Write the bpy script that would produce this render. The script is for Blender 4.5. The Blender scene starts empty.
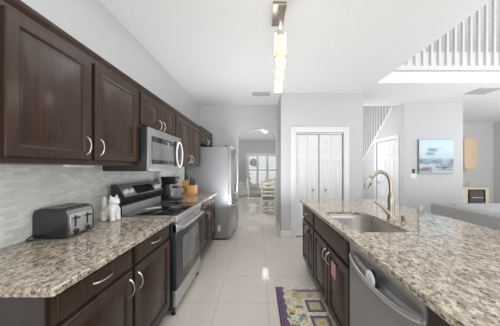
import bpy, bmesh, math, random
from mathutils import Vector, Matrix
S = bpy.context.scene
C = S.collection
PI = math.pi
R = math.radians
random.seed(4)

# ------------------------------------------------------------------ camera, world, light, exposure
cam = bpy.data.objects.new('camera', bpy.data.cameras.new('camera'))
C.objects.link(cam)
cam.location = (0, 0, 1.35)
cam.rotation_euler = (PI/2, 0, 0)
cam.data.sensor_width = 36
cam.data.lens = 14.69
cam.data.shift_x = -9/500
cam.data.shift_y = 5/500
cam.data.clip_start = 0.03
S.camera = cam
S.view_settings.view_transform = 'Standard'
S.view_settings.look = 'None'
S.view_settings.gamma = 1
S.view_settings.use_curve_mapping = False
S.view_settings.exposure = 0.72
S.cycles.diffuse_bounces = 8

W = bpy.data.worlds.new('world')
S.world = W
W.use_nodes = True
bg = W.node_tree.nodes['Background']
bg.inputs[0].default_value = (0.96, 0.98, 1.0, 1)
bg.inputs[1].default_value = 0.55

def area(name, loc, rot, sx, sy, power, col=(1, 1, 1)):
    l = bpy.data.lights.new(name, 'AREA')
    l.shape = 'RECTANGLE'
    l.size = sx; l.size_y = sy
    l.energy = power
    l.color = col
    o = bpy.data.objects.new(name, l)
    C.objects.link(o)
    o.location = loc
    o.rotation_euler = rot
    return o
# added area lights without a visible source, placed to brighten and even out the rooms
WHT = (0.97, 0.985, 1.0)
area('loft_fill', (4.6, 3.75, 5.1), (R(86), 0, 0), 3.6, 0.9, 6, WHT)  # added fill aimed at the loft wall behind the balusters
area('void_fill', (4.6, 0.6, 4.9), (R(92), 0, 0), 3.6, 1.2, 5.5, WHT)  # added fill for the balcony front, no window there
area('living_fill', (4.2, -1.2, 1.6), (R(93), 0, R(4)), 2.6, 2.0, 40, WHT)  # added fill panel behind the camera for the painting wall, not a window
area('living_bounce', (4.6, 2.0, 0.95), (R(160), 0, 0), 3.2, 1.6, 34, WHT)  # added upward lamp brightening the soffit, stands in for floor bounce
area('dining_bounce', (-0.8, 8.0, 1.5), (R(180), 0, 0), 3.6, 5.0, 15, WHT)  # added upward lamp that lights the dining ceiling
area('kitchen_down', (0.15, 1.45, 2.80), (0, 0, 0), 1.8, 2.6, 15, WHT)  # added soft lamp below the ceiling, no fitting exists here
area('kitchen_bounce', (0.1, -1.1, 1.0), (R(152), 0, 0), 2.2, 1.2, 28, WHT)  # added lamp behind the camera, tilted up at the kitchen ceiling
area('kitchen_far_bounce', (-0.2, 3.15, 0.8), (R(165), 0, R(12)), 0.7, 1.2, 14, WHT)  # added upward lamp for the darker far end of the kitchen
area('foyer_fill', (2.1, 5.7, 2.0), (0, R(-95), 0), 2.2, 1.6, 17, WHT)  # added fill facing the stair wall and its door
area('stair_fill', (3.6, 6.2, 4.9), (0, 0, 0), 1.0, 2.4, 22, WHT)  # added overhead fill inside the stairwell
area('dining_fill', (0.0, 5.05, 2.62), (R(48), 0, 0), 1.4, 0.5, 16, WHT)
area('recess_fill', (6.6, 3.4, 2.0), (R(90), 0, R(0)), 1.6, 1.2, 12, WHT)  # added fill for the dark right-hand recess

# ------------------------------------------------------------------ materials
def nodes(m):
    m.use_nodes = True
    nt = m.node_tree
    return nt, nt.nodes['Principled BSDF']

def N(nt, kind, **kw):
    n = nt.nodes.new(kind)
    for k, v in kw.items():
        setattr(n, k, v)
    return n

def coords(nt, space='Object', scale=(1, 1, 1)):
    tc = N(nt, 'ShaderNodeTexCoord')
    mp = N(nt, 'ShaderNodeMapping')
    mp.inputs['Scale'].default_value = scale
    nt.links.new(tc.outputs[space], mp.inputs[0])
    return mp.outputs[0]

def noise(nt, vec, scale, detail=4, rough=0.55):
    n = N(nt, 'ShaderNodeTexNoise')
    n.inputs['Scale'].default_value = scale
    n.inputs['Detail'].default_value = detail
    n.inputs['Roughness'].default_value = rough
    nt.links.new(vec, n.inputs['Vector'])
    return n.outputs['Fac']

def ramp(nt, fac, stops, interp='LINEAR'):
    r = N(nt, 'ShaderNodeValToRGB')
    r.color_ramp.interpolation = interp
    e = r.color_ramp.elements
    while len(e) < len(stops):
        e.new(0.5)
    for q, (p, c) in zip(e, stops):
        q.position = p
        q.color = (c[0], c[1], c[2], 1)
    nt.links.new(fac, r.inputs[0])
    return r.outputs[0]

def mix(nt, fac, a, b, mode='MIX'):
    m = N(nt, 'ShaderNodeMix', data_type='RGBA', blend_type=mode)
    for s, v in ((0, fac), (6, a), (7, b)):
        if hasattr(v, 'links'):
            nt.links.new(v, m.inputs[s])
        else:
            m.inputs[s].default_value = v if s == 0 else (v[0], v[1], v[2], 1)
    return m.outputs[2]

def bump(nt, p, h, strength, dist=0.01):
    b = N(nt, 'ShaderNodeBump')
    b.inputs['Strength'].default_value = strength
    b.inputs['Distance'].default_value = dist
    nt.links.new(h, b.inputs['Height'])
    nt.links.new(b.outputs[0], p.inputs['Normal'])

def mat(name, col, rough=0.5, metal=0.0, var=0.05, vscale=8.0, emit=None, estr=0, spec=None, bmp=0, bscale=60, stretch=(1, 1, 1), coat=0):
    m = bpy.data.materials.new(name)
    nt, p = nodes(m)
    vec = coords(nt, 'Object', stretch)
    f = noise(nt, vec, vscale)
    lo = tuple(c*(1-var) for c in col); hi = tuple(min(1, c*(1+var)) for c in col)
    nt.links.new(ramp(nt, f, [(0.3, lo), (0.7, hi)]), p.inputs['Base Color'])
    p.inputs['Roughness'].default_value = rough
    p.inputs['Metallic'].default_value = metal
    if spec is not None:
        p.inputs['Specular IOR Level'].default_value = spec
    if coat:
        p.inputs['Coat Weight'].default_value = coat
        p.inputs['Coat Roughness'].default_value = 0.12
    if emit:
        p.inputs['Emission Color'].default_value = (*emit, 1)
        p.inputs['Emission Strength'].default_value = estr
    if bmp:
        bump(nt, p, noise(nt, vec, bscale, 3), bmp, 0.004)
    return m

M = {}
M['wall'] = mat('wall_paint_grey', (0.56, 0.56, 0.565), 0.6, var=0.01, bmp=0.08, bscale=90)
M['ceiling'] = mat('ceiling_knockdown_white', (0.80, 0.80, 0.80), 0.8, var=0.015, vscale=30, bmp=0.35, bscale=45)
M['white'] = mat('white_trim_paint', (0.74, 0.74, 0.74), 0.35, var=0.01)
M['wood'] = mat('espresso_cabinet', (0.042, 0.0225, 0.0155), 0.27, var=0.22, vscale=5, stretch=(9, 9, 1), spec=0.3)
M['wood_end'] = mat('espresso_end_panel', (0.045, 0.034, 0.031), 0.32, var=0.12, vscale=5, stretch=(9, 9, 1), spec=0.6)
M['toe'] = mat('toe_kick_dark', (0.03, 0.02, 0.016), 0.5)
M['steel'] = mat('brushed_steel', (0.62, 0.62, 0.62), 0.34, 0.8, var=0.06, vscale=6, stretch=(1, 1, 40))
M['steel_dark'] = mat('dark_stainless', (0.36, 0.36, 0.36), 0.36, 0.65, var=0.05, vscale=6, stretch=(1, 1, 40))
M['fridge_side'] = mat('fridge_grey_side', (0.27, 0.275, 0.285), 0.42, 0.25, var=0.03)
M['nickel'] = mat('satin_nickel', (0.72, 0.66, 0.58), 0.28, 1.0, var=0.03)
M['champagne'] = mat('champagne_bronze', (0.41, 0.36, 0.295), 0.32, 1.0, var=0.05)
M['sink'] = mat('sink_steel', (0.60, 0.58, 0.555), 0.33, 1.0, var=0.05)
M['black'] = mat('black_plastic', (0.018, 0.018, 0.02), 0.32, var=0.1)
M['black_glass'] = mat('black_glass', (0.012, 0.012, 0.014), 0.05, var=0.05, spec=0.7)
M['oven_glass'] = mat('grey_oven_glass', (0.09, 0.09, 0.095), 0.08, var=0.05, spec=0.9)
M['mw_glass'] = mat('microwave_window', (0.17, 0.17, 0.17), 0.14, var=0.05, spec=0.6)
M['grey_plastic'] = mat('grey_plastic', (0.22, 0.22, 0.23), 0.4)
M['ring'] = mat('burner_ring', (0.16, 0.16, 0.17), 0.2)
M['ceramic'] = mat('white_ceramic', (0.82, 0.81, 0.79), 0.18, var=0.02)
M['plate'] = mat('white_switch_plastic', (0.80, 0.80, 0.79), 0.35, var=0.01)
M['maple'] = mat('honey_maple_block', (0.62, 0.33, 0.13), 0.38, var=0.12, vscale=7, stretch=(1, 1, 0.2))
M['chrome'] = mat('chrome_side', (0.30, 0.30, 0.31), 0.12, 1.0, var=0.03)
M['mw_steel'] = mat('microwave_stainless', (0.40, 0.40, 0.40), 0.36, 0.8, var=0.05, vscale=6, stretch=(1, 1, 40))
M['toaster_dark'] = mat('smoked_toaster_side', (0.030, 0.030, 0.033), 0.08, 0.2, var=0.05)
M['door_dark'] = mat('dark_oven_door', (0.045, 0.045, 0.048), 0.22, var=0.05)
M['fridge_door'] = mat('fridge_stainless', (0.42, 0.42, 0.425), 0.26, 0.9, var=0.06, vscale=6, stretch=(1, 1, 40))
M['sofa'] = mat('grey_sofa_fabric', (0.40, 0.39, 0.38), 0.9, var=0.08, vscale=60, bmp=0.3, bscale=300)
M['sofa_cushion'] = mat('pale_grey_cushion', (0.52, 0.545, 0.57), 0.9, var=0.10, vscale=14, bmp=0.3, bscale=200)
M['cream'] = mat('cream_chair_paint', (0.78, 0.73, 0.64), 0.45, var=0.05)
M['seat'] = mat('grey_seat_pad', (0.22, 0.205, 0.185), 0.8)
M['slip'] = mat('white_slipcover', (0.72, 0.69, 0.66), 0.9, var=0.04, bmp=0.2, bscale=120)
M['table'] = mat('white_table_top', (0.78, 0.76, 0.73), 0.3, var=0.03)
M['birch'] = mat('pale_birch', (0.66, 0.53, 0.36), 0.4, var=0.10, vscale=5, stretch=(1, 1, 12))
M['cream_cab'] = mat('cream_cabinet', (0.74, 0.66, 0.50), 0.4, var=0.04)
M['vent'] = mat('vent_grey', (0.42, 0.42, 0.42), 0.5)
M['vent_dark'] = mat('vent_shadow_grey', (0.16, 0.16, 0.16), 0.6)
M['foliage'] = mat('outdoor_leaves', (0.30, 0.34, 0.24), 0.7, var=0.5, vscale=5)
M['basket'] = mat('wicker_brown', (0.40, 0.25, 0.15), 0.7, var=0.3, vscale=60)
M['flower'] = mat('yellow_green_flowers', (0.62, 0.60, 0.32), 0.7, var=0.3, vscale=30)
M['red_ink'] = mat('red_ink', (0.62, 0.10, 0.09), 0.5)
M['paper'] = mat('paper_white', (0.80, 0.72, 0.70), 0.6, var=0.02)
M['grey_ink'] = mat('grey_ink', (0.30, 0.30, 0.31), 0.5)
M['lamp'] = mat('frosted_lamp_glass', (0.62, 0.56, 0.42), 0.25, var=0.02, emit=(1.0, 0.90, 0.70), estr=0.22)
M['dome'] = mat('dome_lamp_glass', (0.95, 0.93, 0.9), 0.3, var=0.02, emit=(1.0, 0.97, 0.9), estr=2.2)
M['screen'] = mat('oven_display', (0.02, 0.025, 0.03), 0.1)

def glass_mat():
    m = bpy.data.materials.new('clear_glass')
    nt, p = nodes(m)
    p.inputs['Base Color'].default_value = (0.95, 0.97, 0.97, 1)
    p.inputs['Roughness'].default_value = 0.02
    p.inputs['Transmission Weight'].default_value = 1
    p.inputs['IOR'].default_value = 1.15
    return m
M['glass'] = glass_mat()

def granite():
    m = bpy.data.materials.new('speckled_granite')
    nt, p = nodes(m)
    v = coords(nt, 'Object', (1, 1, 1))
    rot = N(nt, 'ShaderNodeMapping')
    rot.inputs['Rotation'].default_value = (0, 0, R(35))
    rot.inputs['Scale'].default_value = (1.0, 0.62, 1.0)
    nt.links.new(v, rot.inputs[0]); w = rot.outputs[0]
    base = ramp(nt, noise(nt, w, 38, 6, 0.62), [(0.30, (0.20, 0.155, 0.12)), (0.42, (0.36, 0.28, 0.205)), (0.52, (0.48, 0.395, 0.30)), (0.66, (0.60, 0.53, 0.43))])
    grey = ramp(nt, noise(nt, w, 50, 5, 0.65), [(0.51, (0, 0, 0)), (0.58, (0.9, 0.9, 0.9))])
    c = mix(nt, grey, base, (0.15, 0.134, 0.116))
    pale = ramp(nt, noise(nt, v, 58, 3, 0.5), [(0.58, (0, 0, 0)), (0.66, (0.75, 0.75, 0.75))])
    c = mix(nt, pale, c, (0.60, 0.56, 0.50))
    dark = ramp(nt, noise(nt, w, 90, 4, 0.62), [(0.57, (0, 0, 0)), (0.62, (1, 1, 1))])
    c = mix(nt, dark, c, (0.040, 0.032, 0.027))
    nt.links.new(c, p.inputs['Base Color'])
    p.inputs['Roughness'].default_value = 0.045
    p.inputs['Specular IOR Level'].default_value = 0.5
    return m
M['granite'] = granite()

def brick(name, ax, bw, rh, mortar, c1, c2, cm, offset, rough, loc=(0, 0), rnd=0.5, bstr=0.0, noise_amt=0.0):
    m = bpy.data.materials.new(name)
    nt, p = nodes(m)
    tc = N(nt, 'ShaderNodeTexCoord')
    sp = N(nt, 'ShaderNodeSeparateXYZ')
    nt.links.new(tc.outputs['Object'], sp.inputs[0])
    cb = N(nt, 'ShaderNodeCombineXYZ')
    nt.links.new(sp.outputs[ax[0]], cb.inputs[0]); nt.links.new(sp.outputs[ax[1]], cb.inputs[1])
    mp = N(nt, 'ShaderNodeMapping')
    mp.inputs['Location'].default_value = (loc[0], loc[1], 0)
    nt.links.new(cb.outputs[0], mp.inputs[0])
    b = N(nt, 'ShaderNodeTexBrick')
    b.offset = offset; b.offset_frequency = 2; b.squash = 1
    b.inputs['Scale'].default_value = 1
    b.inputs['Brick Width'].default_value = bw
    b.inputs['Row Height'].default_value = rh
    b.inputs['Mortar Size'].default_value = mortar
    b.inputs['Mortar Smooth'].default_value = 0.1
    b.inputs['Bias'].default_value = 0
    b.inputs['Color1'].default_value = (*c1, 1); b.inputs['Color2'].default_value = (*c2, 1); b.inputs['Mortar'].default_value = (*cm, 1)
    nt.links.new(mp.outputs[0], b.inputs['Vector'])
    col = b.outputs['Color']
    if noise_amt:
        f = ramp(nt, noise(nt, tc.outputs['Object'], 3.0, 6, 0.65), [(0.3, (1-noise_amt,)*3), (0.7, (1, 1, 1))])
        col = mix(nt, 1.0, col, f, 'MULTIPLY')
    nt.links.new(col, p.inputs['Base Color'])
    p.inputs['Roughness'].default_value = rough
    if bstr:
        inv = N(nt, 'ShaderNodeMath', operation='SUBTRACT')
        inv.inputs[0].default_value = 1
        nt.links.new(b.outputs['Fac'], inv.inputs[1])
        bump(nt, p, inv.outputs[0], bstr, 0.002)
    return m
M['floor'] = brick('polished_porcelain_tile', (0, 1), 0.502, 0.502, 0.0028, (0.66, 0.61, 0.55), (0.68, 0.63, 0.57), (0.44, 0.41, 0.37), 0, 0.055, (-0.089 + 0.502*20, -2.04 + 0.502*20), 0.5, 0.0, 0.05)
M['tile'] = brick('glass_mosaic_tile', (1, 2), 0.062, 0.0218, 0.0010, (0.80, 0.80, 0.74), (0.62, 0.64, 0.59), (0.62, 0.61, 0.57), 0.37, 0.18, (0, 0), 0.5, 0.25, 0.08)
M['tile_far'] = brick('green_grey_mosaic', (0, 2), 0.05, 0.02, 0.001, (0.42, 0.43, 0.37), (0.54, 0.54, 0.46), (0.5, 0.5, 0.46), 0.4, 0.3)

def painting_mat():
    m = bpy.data.materials.new('seascape_canvas')
    nt, p = nodes(m)
    v = coords(nt, 'Object')
    sp = N(nt, 'ShaderNodeSeparateXYZ'); nt.links.new(v, sp.inputs[0])
    base = ramp(nt, sp.outputs[2], [(0.0, (0.40, 0.48, 0.55)), (0.12, (0.50, 0.56, 0.60)), (0.2, (0.62, 0.70, 0.74)), (0.27, (0.36, 0.46, 0.54)), (0.36, (0.52, 0.63, 0.70)), (0.55, (0.62, 0.74, 0.80)), (0.78, (0.52, 0.70, 0.80))])
    st = N(nt, 'ShaderNodeMapping'); st.inputs['Scale'].default_value = (1.3, 1, 5.0); nt.links.new(v, st.inputs[0])
    n1 = noise(nt, st.outputs[0], 2.8, 5, 0.6)
    c = base
    def streak(c, z0, z1, x0, x1, lo, hi, col):
        e = 0.05
        zb = ramp(nt, sp.outputs[2], [(max(0, z0-e), (0, 0, 0)), (z0, (1, 1, 1)), (z1, (1, 1, 1)), (z1+e, (0, 0, 0))])
        ad = N(nt, 'ShaderNodeMath', operation='ADD'); nt.links.new(sp.outputs[0], ad.inputs[0]); ad.inputs[1].default_value = 0.4
        xb = ramp(nt, ad.outputs[0], [(max(0, x0+0.4-0.07), (0, 0, 0)), (x0+0.4, (1, 1, 1)), (x1+0.4, (1, 1, 1)), (x1+0.47, (0, 0, 0))])
        f = mix(nt, 1.0, mix(nt, 1.0, zb, xb, 'MULTIPLY'), ramp(nt, n1, [(lo, (0, 0, 0)), (hi, (1, 1, 1))]), 'MULTIPLY')
        return mix(nt, f, c, col)
    c = streak(c, 0.52, 0.54, -0.16, 0.10, 0.38, 0.5, (0.20, 0.30, 0.38))
    c = streak(c, 0.44, 0.46, -0.20, -0.08, 0.38, 0.5, (0.25, 0.35, 0.42))
    c = streak(c, 0.20, 0.30, -0.4, 0.4, 0.42, 0.58, (0.17, 0.24, 0.32))
    c = streak(c, 0.11, 0.14, 0.02, 0.4, 0.42, 0.5, (0.15, 0.15, 0.19))
    c = streak(c, 0.05, 0.12, -0.4, -0.14, 0.40, 0.52, (0.24, 0.17, 0.21))
    nt.links.new(c, p.inputs['Base Color'])
    p.inputs['Roughness'].default_value = 0.6
    return m
M['painting'] = painting_mat()

# ------------------------------------------------------------------ mesh helpers
def BM():
    return bmesh.new()

def box(bm, x0, x1, y0, y1, z0, z1, bev=0.0, seg=2, mi=0):
    r = bmesh.ops.create_cube(bm, size=1)
    vs = r['verts']
    for v in vs:
        v.co = Vector(((x0+x1)/2 + v.co.x*(x1-x0), (y0+y1)/2 + v.co.y*(y1-y0), (z0+z1)/2 + v.co.z*(z1-z0)))
    fs = {f for v in vs for f in v.link_faces}
    for f in fs:
        f.material_index = mi
    if bev:
        es = list({e for v in vs for e in v.link_edges})
        rr = bmesh.ops.bevel(bm, geom=es, offset=bev, segments=seg, profile=0.5, affect='EDGES')
        for f in rr['faces']:
            f.material_index = mi

def loft(bm, loops, cap0=True, cap1=True, closed=True, mi=0):
    rings = [[bm.verts.new(p) for p in lp] for lp in loops]
    n = len(rings[0])
    for a, b in zip(rings, rings[1:]):
        for i in range(n if closed else n-1):
            j = (i+1) % n
            f = bm.faces.new((a[i], a[j], b[j], b[i])); f.material_index = mi
    if cap0:
        bm.faces.new(rings[0][::-1]).material_index = mi
    if cap1:
        bm.faces.new(rings[-1]).material_index = mi
    return rings

def tube(bm, pts, r, seg=8, cap=True, mi=0, flat=1.0):
    pts = [Vector(p) for p in pts]
    rs = r if isinstance(r, (list, tuple)) else [r]*len(pts)
    loops = []
    nrm = None
    for i, p in enumerate(pts):
        t = (pts[min(i+1, len(pts)-1)] - pts[max(i-1, 0)]).normalized()
        if nrm is None:
            a = Vector((0, 0, 1)) if abs(t.z) < 0.9 else Vector((1, 0, 0))
            nrm = t.cross(a).normalized()
        nrm = (nrm - t*nrm.dot(t)).normalized()
        b = t.cross(nrm)
        loops.append([p + (nrm*math.cos(2*PI*k/seg)*flat + b*math.sin(2*PI*k/seg))*rs[i] for k in range(seg)])
    loft(bm, loops, cap, cap, True, mi)

def torus(bm, c, rx, ry, rt, axes=((1, 0, 0), (0, 1, 0)), n=24, seg=8, mi=0):
    ax, ay = Vector(axes[0]), Vector(axes[1])
    az = ax.cross(ay)
    c = Vector(c)
    loops = []
    for i in range(n):
        a = 2*PI*i/n
        d = (ax*math.cos(a) + ay*math.sin(a))
        p = c + ax*math.cos(a)*rx + ay*math.sin(a)*ry
        loops.append([p + (d*math.cos(2*PI*k/seg) + az*math.sin(2*PI*k/seg))*rt for k in range(seg)])
    loops.append(loops[0])
    loft(bm, loops, False, False, True, mi)
    bmesh.ops.remove_doubles(bm, verts=bm.verts, dist=1e-5)

def lathe(bm, prof, c=(0, 0, 0), seg=24, axis='z', mi=0, cap=True):
    loops = []
    for r, h in prof:
        lp = []
        for k in range(seg):
            a = 2*PI*k/seg
            u, v = math.cos(a)*max(r, 1e-5), math.sin(a)*max(r, 1e-5)
            if axis == 'z': q = (u, v, h)
            elif axis == 'x': q = (h, u, v)
            else: q = (u, h, v)
            lp.append(Vector(c) + Vector(q))
        loops.append(lp)
    loft(bm, loops, cap, cap, True, mi)

def prism(bm, poly, f, d0, d1, mi=0):
    loft(bm, [[f(a, b, d0) for a, b in poly], [f(a, b, d1) for a, b in poly]], True, True, True, mi)

def sphere(bm, c, r, sx=1, sy=1, sz=1, u=16, v=10, mi=0):
    rr = bmesh.ops.create_uvsphere(bm, u_segments=u, v_segments=v, radius=r)
    for w in rr['verts']:
        w.co = Vector((w.co.x*sx, w.co.y*sy, w.co.z*sz)) + Vector(c)
        for f in w.link_faces:
            f.material_index = mi

def rrect(x0, x1, y0, y1, r, n=6):
    pts = []
    for cx, cy, a0 in ((x1-r, y1-r, 0), (x0+r, y1-r, 90), (x0+r, y0+r, 180), (x1-r, y0+r, 270)):
        for k in range(n+1):
            a = R(a0 + 90*k/n)
            pts.append((cx + r*math.cos(a), cy + r*math.sin(a)))
    return pts

def obj(name, bm, m, parent=None, loc=None, smooth=35):
    bmesh.ops.recalc_face_normals(bm, faces=bm.faces)
    me = bpy.data.meshes.new(name)
    bm.to_mesh(me); bm.free()
    for q in (m if isinstance(m, (list, tuple)) else [m]):
        me.materials.append(M[q])
    if smooth:
        me.shade_smooth()
        me.set_sharp_from_angle(angle=R(smooth))
    o = bpy.data.objects.new(name, me)
    C.objects.link(o)
    if parent: o.parent = parent
    if loc: o.location = loc
    return o

def tag(o, label, cat, group=None, kind=None):
    o['label'] = label; o['category'] = cat
    if group: o['group'] = group
    if kind: o['kind'] = kind
    return o

def thing(name, label, cat, loc=(0, 0, 0), rz=0, group=None):
    o = bpy.data.objects.new(name, None)
    C.objects.link(o)
    o.empty_display_size = 0.1
    o.location = loc; o.rotation_euler = (0, 0, rz)
    return tag(o, label, cat, group)

def struct(name, bm, m, parent=None, smooth=0, loc=None):
    o = obj(name, bm, m, parent, loc, smooth)
    if not parent: o['kind'] = 'structure'
    return o

def sbox(name, m, *b, parent=None, bev=0):
    bm = BM(); box(bm, *b, bev=bev)
    return struct(name, bm, m, parent, 35 if bev else 0)

def part(name, m, parent, *b, bev=0.0, seg=2):
    bm = BM(); box(bm, *b, bev=bev, seg=seg)
    return obj(name, bm, m, parent)

def copy_tree(o, parent=None):
    c = o.copy(); C.objects.link(c)
    if parent: c.parent = parent
    for ch in [x for x in o.children]:
        copy_tree(ch, c)
    return c

# ------------------------------------------------------------------ the setting
CH = 2.82
sbox('floor', 'floor', -3.6, 7.7, -1.6, 11.0, -0.12, 0)
sbox('wall_left', 'wall', -1.52, -1.40, -1.6, 4.76, 0, CH)
# ceilings
sbox('ceiling', 'ceiling', -1.52, 2.04, -1.6, 4.88, CH, 3.30)
sbox('ceiling_soffit', 'ceiling', 2.04, 7.7, 3.53, 4.84, CH, 3.02)['kind'] = 'structure'
sbox('ceiling_recess', 'ceiling', 4.61, 7.7, 4.84, 6.72, CH, 3.02)
sbox('ceiling_dining', 'ceiling', -3.6, 2.02, 4.88, 11.0, CH, 2.95)
sbox('trim_1', 'white', 2.04, 7.7, 3.50, 3.58, 3.035, 3.34)          # white skirt under the balcony rail
sbox('wall_loft', 'wall', 2.04, 7.7, 4.72, 4.84, 3.02, 6.0)
sbox('ceiling_living', 'ceiling', 2.04, 7.7, -1.6, 4.84, 6.0, 6.1)
sbox('wall_upper', 'wall', 1.92, 2.04, -1.6, 4.84, 3.30, 6.0)
sbox('floor_loft', 'ceiling', 2.04, 7.7, 3.58, 4.72, 3.02, 3.30)

# back wall with the arched opening
AX0, AX1, AZ, AT = -0.49, 0.40, 2.06, 2.285
bm = BM()
def arch_pts(n=24):
    half = (AX1-AX0)/2; rise = AT-AZ
    rad = (half*half + rise*rise)/(2*rise)
    cx = (AX0+AX1)/2; cz = AT-rad
    a = math.asin(half/rad)
    return [(cx - rad*math.sin(a - 2*a*k/n), cz + rad*math.cos(a - 2*a*k/n)) for k in range(n+1)]
ap = arch_pts()
yf, yb = 4.76, 4.88
xs0, xs1 = -1.52, 0.55
for x0, x1 in ((xs0, AX0), (AX1, xs1)):
    box(bm, x0, x1, yf, yb, 0, CH)
for (xa, za), (xb, zb) in zip(ap, ap[1:]):
    prism(bm, [(xa, za), (xb, zb), (xb, CH), (xa, CH)], lambda a, b, d: Vector((a, d, b)), yf, yb)
struct('wall_back', bm, 'wall')
# closet block: front wall, its two returns
bm = BM()
CX0, CX1, CZ = 0.72, 1.645, 2.035
box(bm, 0.43, CX0, 3.97, 4.09, 0, CH)
box(bm, CX1, 2.02, 3.97, 4.09, 0, CH)
box(bm, CX0, CX1, 3.97, 4.09, CZ, CH)
struct('wall_closet', bm, 'wall')
sbox('wall_closet_return', 'wall', 0.43, 0.55, 4.09, 4.76, 0, CH)
sbox('wall_closet_rear', 'wall', 0.55, 1.90, 4.76, 4.88, 0, CH)
sbox('wall_foyer', 'wall', 1.90, 2.02, 4.09, 8.6, 0, 5.2)
# dining room
bm = BM()
WX0, WX1, WZ0, WZ1 = -0.60, 1.50, 0.42, 2.05
box(bm, -3.6, WX0, 10.9, 11.02, 0, CH); box(bm, WX1, 2.02, 10.9, 11.02, 0, CH)
box(bm, WX0, WX1, 10.9, 11.02, 0, WZ0); box(bm, WX0, WX1, 10.9, 11.02, WZ1, CH)
struct('wall_dining', bm, 'wall')
sbox('wall_dining_left', 'wall', -3.72, -3.6, 4.88, 11.0, 0, CH)
# painting wall and stair wall
sbox('wall_painting', 'wall', 3.28, 4.61, 4.61, 4.73, 0, CH)
bm = BM()
def zl(y): return 2.82 - 0.894*(y-5.0)
DY0, DY1, DZ = 4.86, 5.70, 2.05
fx = lambda a, b, d: Vector((d, a, b))
prism(bm, [(4.73, 0), (DY0, 0), (DY0, CH), (4.73, CH)], fx, 3.28, 3.38)
prism(bm, [(DY0, DZ), (DY1, DZ), (DY1, zl(DY1)), (5.0, CH), (DY0, CH)], fx, 3.28, 3.38)
prism(bm, [(DY1, 0), (8.1, 0), (8.1, zl(8.1)), (DY1, zl(DY1))], fx, 3.28, 3.38)
struct('wall_stair', bm, 'wall')
sbox('wall_stair_far', 'wall', 4.38, 4.50, 4.73, 8.6, 0, 5.2)
sbox('ceiling_foyer_unseen', 'ceiling', 1.90, 4.50, 4.84, 8.72, 5.2, 5.3)  # unseen roof, added to dim the foyer behind the balusters
sbox('wall_foyer_end', 'wall', 2.02, 4.50, 8.6, 8.72, 0, 5.2)
sbox('wall_right', 'wall', 7.58, 7.70, 3.53, 6.72, 0, CH)
sbox('wall_recess', 'wall', 4.61, 7.58, 6.60, 6.72, 0, CH)
sbox('wall_recess_left', 'wall', 4.50, 4.61, 4.73, 6.72, 0, CH)
# stair flight behind the stair wall
bm = BM()
for k in range(17):
    z = 0.19*(k+1); y1 = 8.05 - 0.2125*k
    if z < 3.3 and y1 > 5.06: box(bm, 3.39, 4.37, y1-0.2125, y1, max(0, z-0.5), z-0.12 if z > 0.2 else z)
struct('stair_flight', bm, 'white')
# stringer cap
bm = BM()
prism(bm, [(5.0, 2.80), (5.0, 2.90), (8.05, zl(8.05)+0.07), (8.05, zl(8.05)-0.03)], fx, 3.265, 3.395)
struct('trim_2', bm, 'white')

# casings and doors
def casing(name, x0, x1, z1, w, yf, t=0.018):
    bm = BM()
    box(bm, x0-w, x0, yf-t, yf, 0, z1+w, bev=0.004)
    box(bm, x1, x1+w, yf-t, yf, 0, z1+w, bev=0.004)
    box(bm, x0, x1, yf-t, yf, z1, z1+w, bev=0.004)
    return struct(name, bm, 'white', None, 35)
casing('trim_3', CX0, CX1, CZ+0.01, 0.105, 3.97)

def panels(bm, x0, x1, z0, z1, yf, t, rects):
    """a door leaf (front at y=yf, facing -y) with raised panels"""
    box(bm, x0, x1, yf, yf+t, z0, z1, bev=0.002, seg=1)
    for a0, a1, b0, b1 in rects:
        def ring(i, d): return [Vector((a0+i, yf-d, b0+i)), Vector((a1-i, yf-d, b0+i)), Vector((a1-i, yf-d, b1-i)), Vector((a0+i, yf-d, b1-i))]
        loft(bm, [ring(0, 0.0005), ring(0.005, 0.010), ring(0.014, 0.010), ring(0.026, 0.002), ring(0.038, 0.010)], False, True)
door = bpy.data.objects.new('door_1', None); C.objects.link(door); door['kind'] = 'structure'; door.location = (0, 0, 0)
tag(door, 'white four-leaf panelled bifold closet doors in a white casing', 'closet door', None, 'structure')
lw = (CX1-CX0-0.02)/4
for k in range(4):
    a = CX0+0.006+k*lw+(0.006 if k >= 2 else 0)
    bm = BM()
    x0, x1 = a, a+lw-(0.012 if k == 1 else 0.004)
    ins = 0.05
    panels(bm, x0, x1, 0.02, CZ-0.035, 4.0, 0.032, [(x0+ins, x1-ins, 0.16, 0.62), (x0+ins, x1-ins, 0.72, 1.52), (x0+ins, x1-ins, 1.62, 1.90)])
    leaf = obj('door_leaf', bm, 'white', door)
    if k in (1, 2):
        bm = BM(); kx = (x1-0.115 if k == 1 else x0+0.115)
        lathe(bm, [(0.008, 4.0), (0.009, 3.985), (0.021, 3.975), (0.019, 3.968), (0.004, 3.966)], (kx, 0, 0.92), 12, 'y')
        # the knob sits on the leaf
        obj('knob', bm, 'grey_plastic', leaf)
bm = BM(); box(bm, CX0+0.01, CX1-0.01, 3.99, 4.03, CZ-0.028, CZ-0.004)
obj('track', bm, 'steel', door)

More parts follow.
